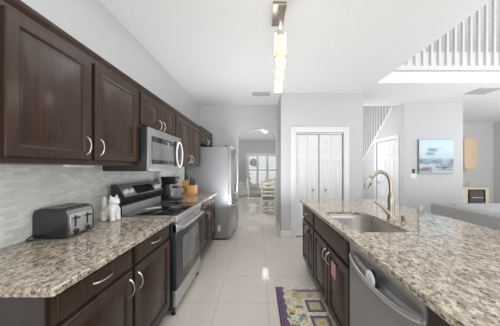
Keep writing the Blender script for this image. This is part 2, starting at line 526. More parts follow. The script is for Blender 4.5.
d2 = bpy.data.objects.new('door_2', None); C.objects.link(d2)
tag(d2, 'white panelled door under the stairs', 'door', None, 'structure')
bm = BM()
prm = lambda b: [Vector((-v.co.y + 0, 0, 0)) for v in b.verts]
w = DY1-DY0
bx0 = 0.02
rects = []
for (a0, a1) in ((0.12, 0.37), (w-0.37, w-0.12)):
    for (b0, b1) in ((0.22, 0.80), (0.92, 1.55), (1.66, 1.90)):
        rects.append((a0, a1, b0, b1))
panels(bm, 0.005, w-0.005, 0.01, DZ-0.005, 0, 0.035, rects)
d2.location = (3.30, DY1, 0); d2.rotation_euler = (0, 0, R(-90))
obj('door_panel', bm, 'white', d2)
bm = BM()
lathe(bm, [(0.026, -0.001), (0.026, -0.008), (0.010, -0.012), (0.010, -0.045)], (0.07, 0, 0.96), 14, 'y')
tube(bm, [(0.07, -0.045, 0.96), (0.11, -0.048, 0.96), (0.18, -0.045, 0.955)], 0.009, 8)
obj('door_handle', bm, 'nickel', d2)
bm = BM()
for (y0, y1, z0, z1) in ((DY0-0.09, DY0, 0, DZ+0.09), (DY1, DY1+0.09, 0, DZ+0.09), (DY0, DY1, DZ, DZ+0.09)):
    box(bm, 3.262, 3.28, y0, y1, z0, z1, bev=0.004)
struct('trim_4', bm, 'white', None, 35)

# baseboards
def base(name, *b):
    bm = BM(); box(bm, *b, bev=0.006)
    struct(name, bm, 'white', None, 35)
base('baseboard_closet', 0.415, CX0-0.105, 3.952, 3.97, 0, 0.13)
base('baseboard_closet_right', CX1+0.105, 2.035, 3.952, 3.97, 0, 0.13)
base('baseboard_return', 0.412, 0.43, 3.955, 4.76, 0, 0.13)
base('baseboard_back', -0.56, AX0, 4.742, 4.76, 0, 0.13)
base('baseboard_painting', 3.28, 4.61, 4.592, 4.61, 0, 0.13)
base('baseboard_dining', -3.6, 2.02, 10.882, 10.90, 0, 0.13)
base('baseboard_recess', 4.61, 5.98, 6.582, 6.60, 0, 0.13)

# dining-room window with plantation shutters
win = bpy.data.objects.new('window_1', None); C.objects.link(win)
tag(win, 'wide window with white plantation shutters at the end of the dining room', 'window', None, 'structure')
bm = BM()
yw = 10.88
box(bm, WX0-0.09, WX0, yw-0.02, yw+0.02, WZ0-0.09, WZ1+0.09); box(bm, WX1, WX1+0.09, yw-0.02, yw+0.02, WZ0-0.09, WZ1+0.09)
box(bm, WX0, WX1, yw-0.02, yw+0.02, WZ1, WZ1+0.09); box(bm, WX0, WX1, yw-0.02, yw+0.02, WZ0-0.09, WZ0)
obj('window_frame', bm, 'white', win, None, 0)
npan = 4; pw = (WX1-WX0)/npan
for k in range(npan):
    a = WX0 + k*pw
    bm = BM()
    st = 0.06
    box(bm, a, a+st, yw-0.01, yw+0.02, WZ0, WZ1); box(bm, a+pw-st, a+pw, yw-0.01, yw+0.02, WZ0, WZ1)
    for z in (WZ0, WZ0+0.78, WZ1-0.08):
        box(bm, a+st, a+pw-st, yw-0.01, yw+0.02, z, z+0.08)
    z = WZ0+0.11
    while z < WZ1-0.1:
        if not (WZ0+0.74 < z < WZ0+0.88):
            prism(bm, [(yw-0.03, z-0.004), (yw+0.04, z+0.010), (yw+0.04, z+0.016), (yw-0.03, z+0.002)], lambda p, q, d: Vector((d, p, q)), a+st, a+pw-st)
        z += 0.075
    obj('shutter_panel', bm, 'white', win, None, 0)
bm = BM(); box(bm, WX0, WX1, 10.965, 10.972, WZ0, WZ1); obj('pane', bm, 'glass', win, None, 0)
# garden greenery beyond the window
bm = BM()
for k in range(26):
    x = random.uniform(-1.8, 3.2); z = random.uniform(0.1, 1.9)
    rr = bmesh.ops.create_icosphere(bm, subdivisions=2, radius=random.uniform(0.12, 0.30))
    for v in rr['verts']:
        v.co = v.co*random.uniform(0.8, 1.15) + Vector((x, 13.2, z))
tag(obj('garden_hedge', bm, 'foliage', None, None, 0), 'loose green hedge outside the dining-room window', 'hedge', None, 'stuff')

# ------------------------------------------------------------------ cabinet makers
def ring4(x0, x1, z0, z1, i, y):
    return [Vector((x0+i, y, z0+i)), Vector((x1-i, y, z0+i)), Vector((x1-i, y, z1-i)), Vector((x0+i, y, z1-i))]
def raised_door(x0, x1, z0, z1, t=0.02, fr=0.055):
    """raised-panel front standing on the plane y=0, facing -y"""
    bm = BM()
    fr = min(fr, (x1-x0)*0.22, (z1-z0)*0.22)
    k = fr/0.055
    prof = [(0, 0), (0, -t+0.005), (0.005, -t), (fr-0.006*k, -t), (fr, -t+0.004), (fr+0.004*k, -t+0.011), (fr+0.013*k, -t+0.011), (fr+0.038*k, -t+0.002), (fr+0.040*k, -t+0.001)]
    loft(bm, [ring4(x0, x1, z0, z1, i, y) for i, y in prof])
    return bm
def slab_front(x0, x1, z0, z1, t=0.02):
    bm = BM()
    prof = [(0, 0), (0, -t+0.008), (0.008, -t+0.004), (0.014, -t+0.004), (0.018, -t)]
    loft(bm, [ring4(x0, x1, z0, z1, i, y) for i, y in prof])
    return bm
def pull(bm, x, z, L, vertical, y=-0.02):
    pts = []; rs = []
    for k in range(11):
        a = -1 + 2*k/10
        o = y - 0.028*(1-a*a)**0.6
        pts.append((x, o, z + a*L/2) if vertical else (x + a*L/2, o, z)); rs.append(0.0032 + 0.0018*abs(a)**3)
    tube(bm, pts, rs, 8)
def cabinet(name, label, cat, loc, rz, Wd, D, H, doors, drawers=(), toe=False, knob=False, lip=True, group=None):
    t = thing(name, label, cat, loc, rz, group)
    bm = BM()
    if toe:
        box(bm, 0, Wd, 0, D, 0.10, H)
        box(bm, 0, Wd, 0.06, D, 0.0, 0.10)
    else:
        box(bm, 0, Wd, 0, D, 0, H)
        if lip:
            prof = [(0.0, H-0.035), (-0.012, H-0.02), (-0.02, H-0.004), (-0.02, H+0.004), (0.02, H+0.004), (0.02, H-0.035)]
            prism(bm, prof, lambda a, b, d: Vector((d, a, b)), 0, Wd)
    obj('body', bm, 'wood', t, None, 30)
    for (x0, x1, z0, z1, hx, hz) in doors:
        d = obj('door', raised_door(x0, x1, z0, z1), 'wood', t, None, 30)
        if hx is not None:
            bm = BM(); pull(bm, hx, hz, 0.105, True); obj('handle', bm, 'nickel', d)
    for (x0, x1, z0, z1) in drawers:
        d = obj('drawer', slab_front(x0, x1, z0, z1), 'wood', t, None, 30)
        if knob == 'none': continue
        bm = BM()
        if knob:
            lathe(bm, [(0.006, -0.02), (0.006, -0.032), (0.014, -0.040), (0.013, -0.047), (0.003, -0.05)], ((x0+x1)/2, 0, (z0+z1)/2), 12, 'y')
            obj('knob', bm, 'nickel', d)
        else:
            pull(bm, (x0+x1)/2, (z0+z1)/2, 0.12, False); obj('handle', bm, 'nickel', d)
    return t
RL, RI = R(90), R(-90)

# ------------------------------------------------------------------ left wall: tile, wall cabinets
bm = BM(); box(bm, -1.3995, -1.392, 0.60, 3.80, 0.914, 1.368)
tag(obj('backsplash', bm, 'tile', None, None, 0), 'pale green-grey glass mosaic tile on the wall above the left worktop', 'backsplash')
DU = 0.318
u0 = 0.80
cabinet('wall_cabinet', 'tall dark wall cabinet nearest the camera, above the toaster', 'cabinet', (-1.07, u0, 1.37), RL, 1.008, DU, 0.715,
        [(0.045, 0.483, 0.028, 0.655, 0.445, 0.115), (0.512, 0.985, 0.028, 0.655, 0.55, 0.115)])
cabinet('wall_cabinet', 'short dark wall cabinet mounted directly above the microwave', 'cabinet', (-1.07, 1.812, 1.722), RL, 0.763, DU, 0.363,
        [(0.008, 0.372, 0.022, 0.308, 0.338, 0.075), (0.384, 0.752, 0.022, 0.308, 0.42, 0.075)])
cabinet('wall_cabinet', 'tall dark wall cabinet between the microwave and the fridge', 'cabinet', (-1.07, 2.579, 1.37), RL, 1.106, DU, 0.715,
        [(0.025, 0.545, 0.028, 0.655, 0.50, 0.115), (0.56, 1.085, 0.028, 0.655, 0.605, 0.115)])
cabinet('wall_cabinet', 'small dark wall cabinet over the fridge', 'cabinet', (-1.07, 3.689, 1.81), RL, 0.95, DU, 0.30,
        [(0.02, 0.465, 0.02, 0.245, 0.43, 0.06), (0.475, 0.93, 0.02, 0.245, 0.51, 0.06)])

# ------------------------------------------------------------------ left base cabinets and worktops
DB = 0.585
c = cabinet('base_cabinet', 'dark base cabinet with two drawers under the toaster', 'cabinet', (-0.80, 0.765, 0), RL, 1.043, DB, 0.883,
        [(0.012, 0.497, 0.145, 0.722, 0.468, 0.622), (0.527, 1.022, 0.145, 0.722, 0.557, 0.622)],
        [(0.012, 0.497, 0.742, 0.868), (0.527, 1.022, 0.742, 0.868)], True)
bm = BM(); box(bm, -0.006, -0.0005, 0.0, DB, 0.0, 0.883)
obj('end_panel', bm, 'wood_end', c, None, 0)
cabinet('base_cabinet', 'dark base cabinet with two drawers between range and fridge', 'cabinet', (-0.80, 2.625, 0), RL, 1.03, DB, 0.883,
        [(0.02, 0.49, 0.145, 0.722, 0.455, 0.622), (0.51, 1.01, 0.145, 0.722, 0.545, 0.622)],
        [(0.02, 0.49, 0.742, 0.868), (0.51, 1.01, 0.742, 0.868)], True)
def worktop(name, label, x0, x1, y0, y1, hole=None, z0=0.884, z1=0.914):
    bm = BM()
    outer = rrect(0, x1-x0, 0, y1-y0, 0.012, 4)
    b = 0.006
    if not hole:
        ins = rrect(b, x1-x0-b, b, y1-y0-b, 0.010, 4)
        loft(bm, [[Vector((p[0], p[1], z)) for p in lp] for lp, z in ((outer, 0), (outer, z1-z0-b), (ins, z1-z0))])
    else:
        hp = [(p[0]-x0, p[1]-y0) for p in hole]
        H = z1-z0
        tops = {}
        for z in (0, H):
            vo = [bm.verts.new((p[0], p[1], z)) for p in outer]
            vh = [bm.verts.new((p[0], p[1], z)) for p in hp]
            es = [bm.edges.new((q[i], q[(i+1) % len(q)])) for q in (vo, vh) for i in range(len(q))]
            bmesh.ops.triangle_fill(bm, edges=es, use_beauty=True)
            tops[z] = (vo, vh)
        for k in (0, 1):
            a, b2 = tops[0][k], tops[H][k]
            n = len(a)
            for i in range(n):
                bm.faces.new((a[i], a[(i+1) % n], b2[(i+1) % n], b2[i]))
    return tag(obj(name, bm, 'granite', None, (x0, y0, z0), 30), label, 'worktop')
worktop('worktop', 'speckled granite worktop under the toaster, left of the range', -1.391, -0.742, 0.735, 1.812)
worktop('worktop', 'granite worktop carrying the knife block, between range and fridge', -1.391, -0.742, 2.622, 3.68)

# ------------------------------------------------------------------ island
IX = 0.62
DI = 0.70
cabinet('island_cabinet', 'narrow dark island cabinet with one drawer, at the far end', 'cabinet', (IX, 2.83, 0), RI, 0.585, DI, 0.883,
        [(0.02, 0.285, 0.13, 0.665, 0.255, 0.57), (0.295, 0.565, 0.13, 0.665, 0.325, 0.57)], [(0.02, 0.565, 0.69, 0.862)], True, True)
cab_sink = cabinet('island_cabinet', 'dark island sink cabinet with a red and white label', 'cabinet', (IX, 2.243, 0), RI, 0.89, DI, 0.68,
        [(0.02, 0.44, 0.13, 0.665, 0.405, 0.575), (0.46, 0.87, 0.13, 0.665, 0.495, 0.575)], (), True)
obj('false_front', slab_front(0.02, 0.87, 0.69, 0.862), 'wood', cab_sink)
bm = BM(); box(bm, 0, 0.89, 0, 0.018, 0.68, 0.883); box(bm, 0, 0.018, 0.018, DI, 0.68, 0.883); box(bm, 0.872, 0.89, 0.018, DI, 0.68, 0.883)
obj('apron', bm, 'wood', cab_sink, None, 0)
bm = BM()
pl = thing('island_end_cabinet', 'dark end cabinet beside the dishwasher at the near end of the island', 'cabinet', (IX, 0.715, 0), RI)
bm = BM(); box(bm, 0, 0.11, -0.02, DI, 0, 0.883); obj('board', bm, 'wood', pl, None, 0)
def sink_loop(i):
    x0, x1, y0, y1 = 0.648+i, 1.045-i, 1.385+i, 2.035-i
    pts = []
    for cx, cy, a0, r in ((x1, y1, 0, 0.15), (x0, y1, 90, 0.06), (x0, y0, 180, 0.06), (x1, y0, 270, 0.05)):
        r = max(0.015, r-i*0.6)
        qx = cx-r if a0 in (0, 270) else cx+r
        qy = cy-r if a0 in (0, 90) else cy+r
        for k in range(8):
            a = R(a0 + 90*k/7)
            pts.append((qx + r*math.cos(a), qy + r*math.sin(a)))
    return pts
hole = sink_loop(0)
worktop('island_worktop', 'long speckled granite island worktop holding the sink and faucet', 0.568, 1.67, 0.40, 2.87, hole)

# sink
sk = thing('sink', 'undermount stainless steel sink set in the granite island', 'sink', (0.8335, 1.7025, 0.70))
bm = BM()
loops = []
for i, z in ((-0.022, 0.1825), (-0.002, 0.1825), (0.0, 0.175), (0.008, 0.05), (0.03, 0.012), (0.06, 0.004)):
    loops.append([Vector((p[0]-0.8335, p[1]-1.7025, z)) for p in sink_loop(i)])
loft(bm, loops, False, True)
o = obj('basin', bm, 'sink', sk)
sm = o.modifiers.new('thickness', 'SOLIDIFY'); sm.thickness = 0.003; sm.offset = -1
bm = BM(); lathe(bm, [(0.042, 0.004), (0.042, 0.008), (0.030, 0.009), (0.010, 0.006)], (0, 0, 0), 20); obj('drain', bm, 'chrome', sk)
# wire rack inside the far end of the sink
rk = thing('sink_caddy', 'white wire caddy hanging at the far end of the sink', 'sink caddy', (0.80, 1.965, 0.805))
bm = BM()
for z in (0.0, 0.085):
    tube(bm, [(-0.11, -0.045, z), (0.11, -0.045, z), (0.11, 0.045, z), (-0.11, 0.045, z), (-0.11, -0.045, z)], 0.003, 6)
for k in range(15):
    x = -0.105 + 0.015*k
    tube(bm, [(x, -0.045, 0.085), (x, -0.045, 0), (x, 0.045, 0), (x, 0.045, 0.085)], 0.0022, 6)
obj('wire_basket', bm, 'ceramic', rk)
bm = BM(); box(bm, -0.10, 0.095, -0.04, 0.04, 0.066, 0.078, bev=0.005); obj('tray', bm, 'ceramic', rk)

# faucet
fc = thing('faucet', 'champagne gooseneck pull-down faucet behind the island sink', 'faucet', (1.10, 1.70, 0.914))
P = lambda x, z: (x-1.068, 0, z-0.914)
bm = BM()
lathe(bm, [(0.034, 0), (0.034, 0.006), (0.029, 0.012), (0.026, 0.05), (0.024, 0.12), (0.027, 0.165), (0.022, 0.20), (0.016, 0.23)], (0, 0, 0), 20)
obj('base', bm, 'champagne', fc)
bm = BM()
ctl = [(1.068, 1.14), (1.066, 1.19), (1.062, 1.235), (1.050, 1.272), (1.027, 1.302), (0.985, 1.319), (0.944, 1.308), (0.915, 1.284), (0.900, 1.268)]
tube(bm, [P(*q) for q in ctl], 0.0145, 12)
obj('spout', bm, 'champagne', fc)
bm = BM()
tube(bm, [P(0.904, 1.273), P(0.899, 1.266)], 0.0155, 14)
obj('collar', bm, 'black', fc)
bm = BM()
tube(bm, [P(0.899, 1.266), P(0.885, 1.243), P(0.868, 1.212), P(0.855, 1.188)], [0.0145, 0.018, 0.021, 0.020], 14)
sp = obj('spray_head', bm, 'champagne', fc)
bm = BM(); tube(bm, [P(0.9000, 1.225), P(0.8915, 1.207)], [0.007, 0.007], 8); obj('button', bm, 'black', sp)
bm = BM()
tube(bm, [P(1.062, 0.955), P(1.035, 0.985), P(0.995, 1.025), P(0.962, 1.052), P(0.932, 1.068)], [0.022, 0.019, 0.014, 0.011, 0.0095], 12)
obj('lever', bm, 'champagne', fc)
bm = BM()
lathe(bm, [(0.019, 0), (0.019, 0.004), (0.013, 0.01), (0.013, 0.05), (0.015, 0.055), (0.014, 0.062), (0.003, 0.064)], (0, 0, 0), 18)
tag(obj('air_gap_cap', bm, 'champagne', None, (1.13, 1.60, 0.914)), 'short metal air gap cap standing right of the faucet', 'air gap')

# dishwasher
dw = thing('dishwasher', 'dark stainless dishwasher with a bowed handle in the island', 'dishwasher', (IX, 1.347, 0), RI)
bm = BM(); box(bm, 0.005, 0.622, 0.0, 0.60, 0.10, 0.875); box(bm, 0.005, 0.622, 0.06, 0.60, 0, 0.10); obj('body', bm, 'black', dw, None, 0)
def face(bm, pts): bm.faces.new([bm.verts.new(p) for p in pts])
bm = BM()
# door: the panel below the handle stands proud, the pocket behind the handle is scooped in
nx = 24
lo = []
for k in range(nx+1):
    x = 0.01 + 0.607*k/nx
    a = (k/nx)*2-1
    sag = 0.035*(1-a*a)
    zt = 0.79 - sag
    dep = 0.022*min(1, (1-abs(a))*6)
    prof = [(0, 0.12), (-0.024, 0.12), (-0.024, zt-0.008), (-0.022, zt), (-0.022+dep, zt+0.012), (-0.022+dep*0.85, 0.815), (-0.024, 0.842), (-0.024, 0.868), (0, 0.868)]
    lo.append([Vector((x, p[0]-0.001, p[1])) for p in prof])
loft(bm, lo)
door_dw = obj('door', bm, 'steel_dark', dw, None, 50)
bm = BM()
pts = []
for k in range(17):
    a = -1 + 2*k/16
    pts.append((0.3135 + a*0.29, -0.026 - 0.030*(1-a*a)**0.5, 0.79 - 0.035*(1-a*a)))
loops = []
for p in pts:
    loops.append([Vector((p[0], p[1]+dy, p[2]+dz)) for dy, dz in ((0, -0.012), (-0.006, -0.010), (-0.009, 0), (-0.006, 0.010), (0, 0.012), (0.002, 0))])
loft(bm, loops)
obj('handle', bm, 'steel', dw)
bm = BM(); box(bm, 0.05, 0.13, -0.0265, -0.0252, 0.848, 0.860); obj('badge', bm, 'steel', dw, None, 0)
# round magnet on the dishwasher
mg = thing('round_magnet', 'round white dish sign magnet stuck on the dishwasher door', 'magnet', (0.5935, 1.055, 0.777), RI)
bm = BM(); lathe(bm, [(0.043, 0.0), (0.045, -0.002), (0.045, -0.016), (0.043, -0.018)], (0, 0, 0), 28, 'y'); obj('rim', bm, 'black', mg)
bm = BM(); lathe(bm, [(0.043, -0.0182), (0.0425, -0.0205), (0.039, -0.0215)], (0, 0, 0), 28, 'y'); f0 = obj('dial', bm, 'plate', mg)
bm = BM()
for (x0, x1, z0, z1) in ((-0.018, 0.004, 0.012, 0.017), (-0.006, 0.022, 0.001, 0.007), (-0.016, 0.012, -0.018, -0.013)):
    box(bm, x0, x1, -0.0222, -0.0216, z0, z1)
obj('lettering', bm, 'grey_ink', f0, None, 0)
# red and white label on the sink cabinet door
lb = thing('notice_label', 'small red and white printed label on the dark island door', 'label', (0.5985, 1.645, 0.53), RI)
bm = BM(); box(bm, -0.045, 0.045, -0.0008, 0.0, -0.055, 0.055); sheet = obj('sheet', bm, 'paper', lb, None, 0)
bm = BM()
for r_ in range(8):
    z = 0.050 - r_*0.0128
    x = -0.038
    while x < 0.03:
        wd = random.uniform(0.008, 0.02)
        box(bm, x, min(0.039, x+wd), -0.0014, -0.0009, z-0.0095, z)
        x += wd + 0.003
obj('printing', bm, 'red_ink', sheet, None, 0)

# ------------------------------------------------------------------ range
rg = thing('range', 'stainless electric range with black glass cooktop between the granite worktops', 'stove', (-0.79, 1.855, 0), RL)
RW = 0.765; RD = 0.556
bm = BM(); box(bm, 0, RW, 0, RD, 0.05, 0.895, bev=0.003, mi=0); obj('body', bm, 'black', rg)
bm = BM(); box(bm, 0, RW, -0.05, 0.03, 0.845, 0.912, bev=0.006); obj('front_rail', bm, 'steel', rg)
bm = BM(); box(bm, 0.0, RW, 0.03, RD-0.10, 0.896, 0.915, bev=0.003); obj('cooktop_frame', bm, 'steel', rg)
bm = BM(); box(bm, 0.012, RW-0.012, -0.035, RD-0.105, 0.9125, 0.9185, bev=0.002); ct = obj('cooktop', bm, 'black_glass', rg)
for (x, y, r_) in ((0.19, 0.09, 0.105), (0.19, 0.34, 0.08), (0.60, 0.09, 0.08), (0.60, 0.34, 0.105)):
    bm = BM()
    for q in (r_, r_*0.62):
        lathe(bm, [(q-0.003, 0.9186), (q-0.003, 0.9190), (q, 0.9190), (q, 0.9186)], (x, y, 0), 36, cap=False)
    obj('burner', bm, 'ring', ct)
bgp = [(RD-0.09, 0.915), (RD-0.09, 1.005), (RD-0.125, 1.035), (RD-0.135, 1.06), (RD-0.045, 1.185), (RD-0.03, 1.195), (RD, 1.195), (RD, 0.915)]
bm = BM(); prism(bm, bgp, lambda a, b, d: Vector((d, a, b)), 0.012, RW-0.012); bg_o = obj('backguard', bm, 'steel', rg, None, 0)
for sx in (0.0, RW-0.012):
    bm = BM(); prism(bm, [(a+(-0.004 if a < RD else 0), b+(0.004 if b > 1.1 else 0)) for a, b in bgp], lambda a, b, d: Vector((d, a, b)), sx, sx+0.0115); obj('end_cap', bm, 'black', bg_o, None, 0)
bm = BM()
def slant(u, off):     # u 0..1 up the slanted panel
    return (RD-0.135 + 0.09*u - off*0.84, 1.06 + 0.125*u + off*0.54)
prism(bm, [slant(-0.02, 0.006), slant(0.16, 0.004), (RD-0.10, 1.0), (RD-0.125, 1.025)], lambda a, b, d: Vector((d, a, b)), 0.012, RW-0.012)
obj('lower_lip', bm, 'black', bg_o, None, 0)
bm = BM(); prism(bm, [slant(0.22, -0.001), slant(0.22, 0.003), slant(0.86, 0.003), slant(0.86, -0.001)], lambda a, b, d: Vector((d, a, b)), 0.21, 0.565); dp = obj('control_panel', bm, 'black_glass', bg_o, None, 0)
bm = BM(); prism(bm, [slant(0.45, 0.0031), slant(0.45, 0.0036), slant(0.72, 0.0036), slant(0.72, 0.0031)], lambda a, b, d: Vector((d, a, b)), 0.37, 0.45); obj('display', bm, 'screen', dp, None, 0)
for x in (0.07, 0.145, 0.62, 0.69):
    a, b = slant(0.52, 0.0); a2, b2 = slant(0.52, 0.026); a3, b3 = slant(0.52, 0.012)
    bm = BM(); tube(bm, [(x, a, b), (x, a3, b3), (x, a3, b3), (x, a2, b2)], [0.024, 0.024, 0.020, 0.018], 16)
    obj('knob', bm, 'plate', bg_o)
od = None
bm = BM(); box(bm, 0.006, RW-0.006, -0.04, 0.0, 0.235, 0.835, bev=0.006); od = obj('oven_door', bm, 'door_dark', rg)
bm = BM(); box(bm, 0.006, RW-0.006, -0.0415, -0.004, 0.755, 0.8355, bev=0.004); obj('door_rail', bm, 'steel', od)
bm = BM(); box(bm, 0.17, RW-0.12, -0.043, -0.039, 0.36, 0.66, bev=0.001); wn = obj('oven_window', bm, 'mw_glass', od)
bm = BM()
for (x0, x1, z0, z1) in ((0.155, RW-0.105, 0.66, 0.672), (0.155, RW-0.105, 0.348, 0.36), (0.155, 0.17, 0.348, 0.672), (RW-0.12, RW-0.105, 0.348, 0.672)):
    box(bm, x0, x1, -0.044, -0.039, z0, z1)
obj('window_trim', bm, 'steel_dark', wn, None, 0)
bm = BM()
tube(bm, [(0.03, -0.085, 0.795), (RW/2, -0.092, 0.795), (RW-0.03, -0.085, 0.795)], 0.013, 12)
for x in (0.06, RW-0.06):
    box(bm, x-0.014, x+0.014, -0.088, -0.04, 0.783, 0.807, bev=0.003)
obj('handle', bm, 'steel', od)
bm = BM(); box(bm, 0.006, RW-0.006, -0.038, 0.0, 0.075, 0.225, bev=0.005); obj('drawer', bm, 'steel', rg)
for x in (0.03, RW-0.03):
    bm = BM(); lathe(bm, [(0.022, 0), (0.022, 0.012), (0.012, 0.016), (0.012, 0.055)], (x, 0.0, 0), 12); obj('foot', bm, 'black', rg)

# microwave
mw = thing('microwave', 'stainless over-the-range microwave with an oval loop handle', 'microwave', (-1.005, 1.8125, 1.322), RL)
MW, MH = 0.762, 0.397
bm = BM(); box(bm, 0, MW, 0.0, 0.385, 0, MH, bev=0.003); obj('body', bm, 'black', mw)
bm = BM(); box(bm, 0.0, MW, -0.022, -0.0005, 0.0, MH, bev=0.006); fr = obj('door', bm, 'mw_steel', mw)
bm = BM(); box(bm, 0.055, 0.545, -0.0235, -0.02, 0.065, 0.325, bev=0.001); wd = obj('window', bm, 'black_glass', fr)
bm = BM(); box(bm, 0.062, 0.538, -0.0245, -0.023, 0.105, 0.272, bev=0.0005); obj('window_mesh', bm, 'mw_glass', wd)
bm = BM(); box(bm, 0.553, 0.735, -0.0238, -0.02, 0.05, 0.34, bev=0.001); obj('control_panel', bm, 'black_glass', fr)
bm = BM(); torus(bm, (0.63, -0.055, 0.185), 0.085, 0.145, 0.010, ((1, 0, 0), (0, 0, 1)), 36, 10)
for z in (0.045, 0.325):
    tube(bm, [(0.63, -0.022, z), (0.63, -0.055, z)], 0.008, 8)
obj('handle', bm, 'ceramic', fr)
bm = BM(); box(bm, 0.33, 0.41, -0.0230, -0.0215, 0.355, 0.368); obj('badge', bm, 'steel_dark', fr, None, 0)
bm = BM()
for k in range(12):
    box(bm, 0.06+0.02*k, 0.072+0.02*k, 0.06, 0.16, -0.002, 0.0)
obj('vent_grille', bm, 'grey_plastic', mw, None, 0)

# fridge
fg = thing('fridge', 'tall stainless french-door refrigerator at the end of the left wall', 'refrigerator', (-0.585, 3.83, 0), RL)
FW = 0.87; FH = 1.775
bm = BM(); box(bm, 0, FW, 0, 0.78, 0.03, FH-0.03, bev=0.004); obj('body', bm, 'fridge_side', fg)
bm = BM(); box(bm, 0.0, FW, 0.02, 0.78, 0.0, 0.03); obj('plinth', bm, 'black', fg, None, 0)
def curved_door(x0, x1, z0, z1):
    bm = BM(); n = 10; lo = []
    for k in range(n+1):
        x = x0 + (x1-x0)*k/n
        g = 0.022*(1-((x-FW/2)/(FW/2))**2)
        lo.append([Vector((x, -0.004, z0)), Vector((x, -0.055-g, z0)), Vector((x, -0.062-g, z0+0.01)), Vector((x, -0.062-g, z1-0.01)), Vector((x, -0.055-g, z1)), Vector((x, -0.004, z1))])
    loft(bm, lo)
    return bm
hb = []
for (x0, x1, hx) in ((0.002, FW/2-0.003, FW/2-0.045), (FW/2+0.003, FW-0.002, FW/2+0.045)):
    d = obj('door', curved_door(x0, x1, 0.73, FH-0.005), 'fridge_door', fg, None, 40)
    bm = BM()
    tube(bm, [(hx, -0.082, 0.82), (hx, -0.125, 0.86), (hx, -0.14, 1.2), (hx, -0.125, 1.58), (hx, -0.082, 1.62)], 0.012, 10); obj('handle', bm, 'steel', d)
d = obj('freezer_drawer', curved_door(0.002, FW-0.002, 0.06, 0.72), 'fridge_door', fg, None, 40)
bm = BM(); tube(bm, [(0.08, -0.07, 0.64), (0.12, -0.115, 0.64), (FW/2, -0.14, 0.64), (FW-0.12, -0.115, 0.64), (FW-0.08, -0.07, 0.64)], 0.012, 10); obj('handle', bm, 'steel', d)
for x in (0.06, FW-0.06):
    bm = BM(); box(bm, x-0.04, x+0.04, -0.045, 0.06, FH-0.028, FH+0.005, bev=0.006); obj('hinge_cover', bm, 'grey_plastic', fg)
bm = BM(); box(bm, -0.002, 0.0, 0.14, 0.19, 0.16, 0.27); obj('sticker', bm, 'paper', fg, None, 0)

# ------------------------------------------------------------------ small things on the left worktops
def weld(o, size, it=8):
    m = o.modifiers.new('weld', 'REMESH'); m.mode = 'VOXEL'; m.voxel_size = size; m.use_smooth_shade = True
    s = o.modifiers.new('soft', 'SMOOTH'); s.iterations = it; s.factor = 0.5

ts = thing('toaster', 'four-slice chrome and black toaster on the left worktop', 'toaster', (-1.178, 1.245, 0.914), RL)
TW, TD, TH = 0.212, 0.208, 0.178
bm = BM()
prof = [(0, 0.008), (0.006, 0.0), (TD-0.006, 0), (TD, 0.008), (TD, TH-0.045), (TD-0.012, TH-0.012), (TD-0.04, TH), (0.04, TH), (0.012, TH-0.012), (0, TH-0.045)]
prism(bm, prof, lambda a, b, d: Vector((d, a, b+0.006)), 0.012, TW-0.012)
obj('shell', bm, 'chrome', ts, None, 40)
for x0, x1 in ((0.0, 0.0118), (TW-0.0118, TW)):
    bm = BM()
    inner = [(a*0.90+TD*0.05, b*0.88+0.010) for a, b in prof]
    f3 = lambda a, b, d: Vector((d, a, b+0.006))
    s = 1 if x0 == 0 else -1
    e0 = x0 if s == 1 else x1
    e1 = x1 if s == 1 else x0
    loft(bm, [[f3(a, b, e1) for a, b in prof], [f3(a, b, e0 + s*0.003) for a, b in prof], [f3(a, b, e0) for a, b in inner]])
    obj('side_panel', bm, 'toaster_dark', ts, None, 30)
bm = BM(); box(bm, 0.026, TW-0.020, -0.004, 0.002, 0.022, 0.146, bev=0.002); fp = obj('front_plate', bm, 'steel', ts)
for x in (0.06, 0.15):
    bm = BM(); box(bm, x-0.006, x+0.006, -0.0052, -0.0035, 0.06, 0.135); obj('lever_slot', bm, 'black', fp, None, 0)
    bm = BM(); box(bm, x-0.019, x+0.019, -0.024, -0.0055, 0.114, 0.125, bev=0.004); obj('lever', bm, 'black', fp)
    bm = BM(); lathe(bm, [(0.015, -0.004), (0.015, -0.014), (0.012, -0.018)], (x, 0, 0.036), 16, 'y'); obj('dial', bm, 'black', fp)
    for s in (-1, 1):
        bm = BM(); lathe(bm, [(0.006, -0.004), (0.006, -0.009)], (x+s*0.028, 0, 0.034), 10, 'y'); obj('button', bm, 'grey_plastic', fp)
for k in range(4):
    x = 0.032 + 0.049*k
    bm = BM(); box(bm, x-0.017, x+0.019, 0.036, TD-0.036, TH+0.0062, TH+0.010, bev=0.001); sl = obj('slot_rim', bm, 'chrome', ts)
    bm = BM(); box(bm, x-0.007, x+0.009, 0.045, TD-0.045, TH+0.0101, TH+0.0106); obj('slot', bm, 'black', sl, None, 0)
bm = BM(); tube(bm, [(0.03, TD-0.005, 0.03), (0.0, TD+0.001, 0.02), (-0.03, TD-0.002, 0.008), (-0.045, TD-0.02, 0.006), (-0.03, TD-0.04, 0.006)], 0.004, 6); obj('cord', bm, 'black', ts)

ub = thing('under_cabinet_light', 'slim white light bar fixed under the nearest wall cabinet', 'light bar', (-1.205, 1.375, 1.356))
bm = BM(); box(bm, -0.022, 0.022, -0.10, 0.10, 0.003, 0.0135, bev=0.003); obj('housing', bm, 'plate', ub)
bm = BM(); box(bm, -0.015, 0.015, -0.09, 0.09, 0.0, 0.0029); obj('diffuser', bm, 'ceramic', ub, None, 0)
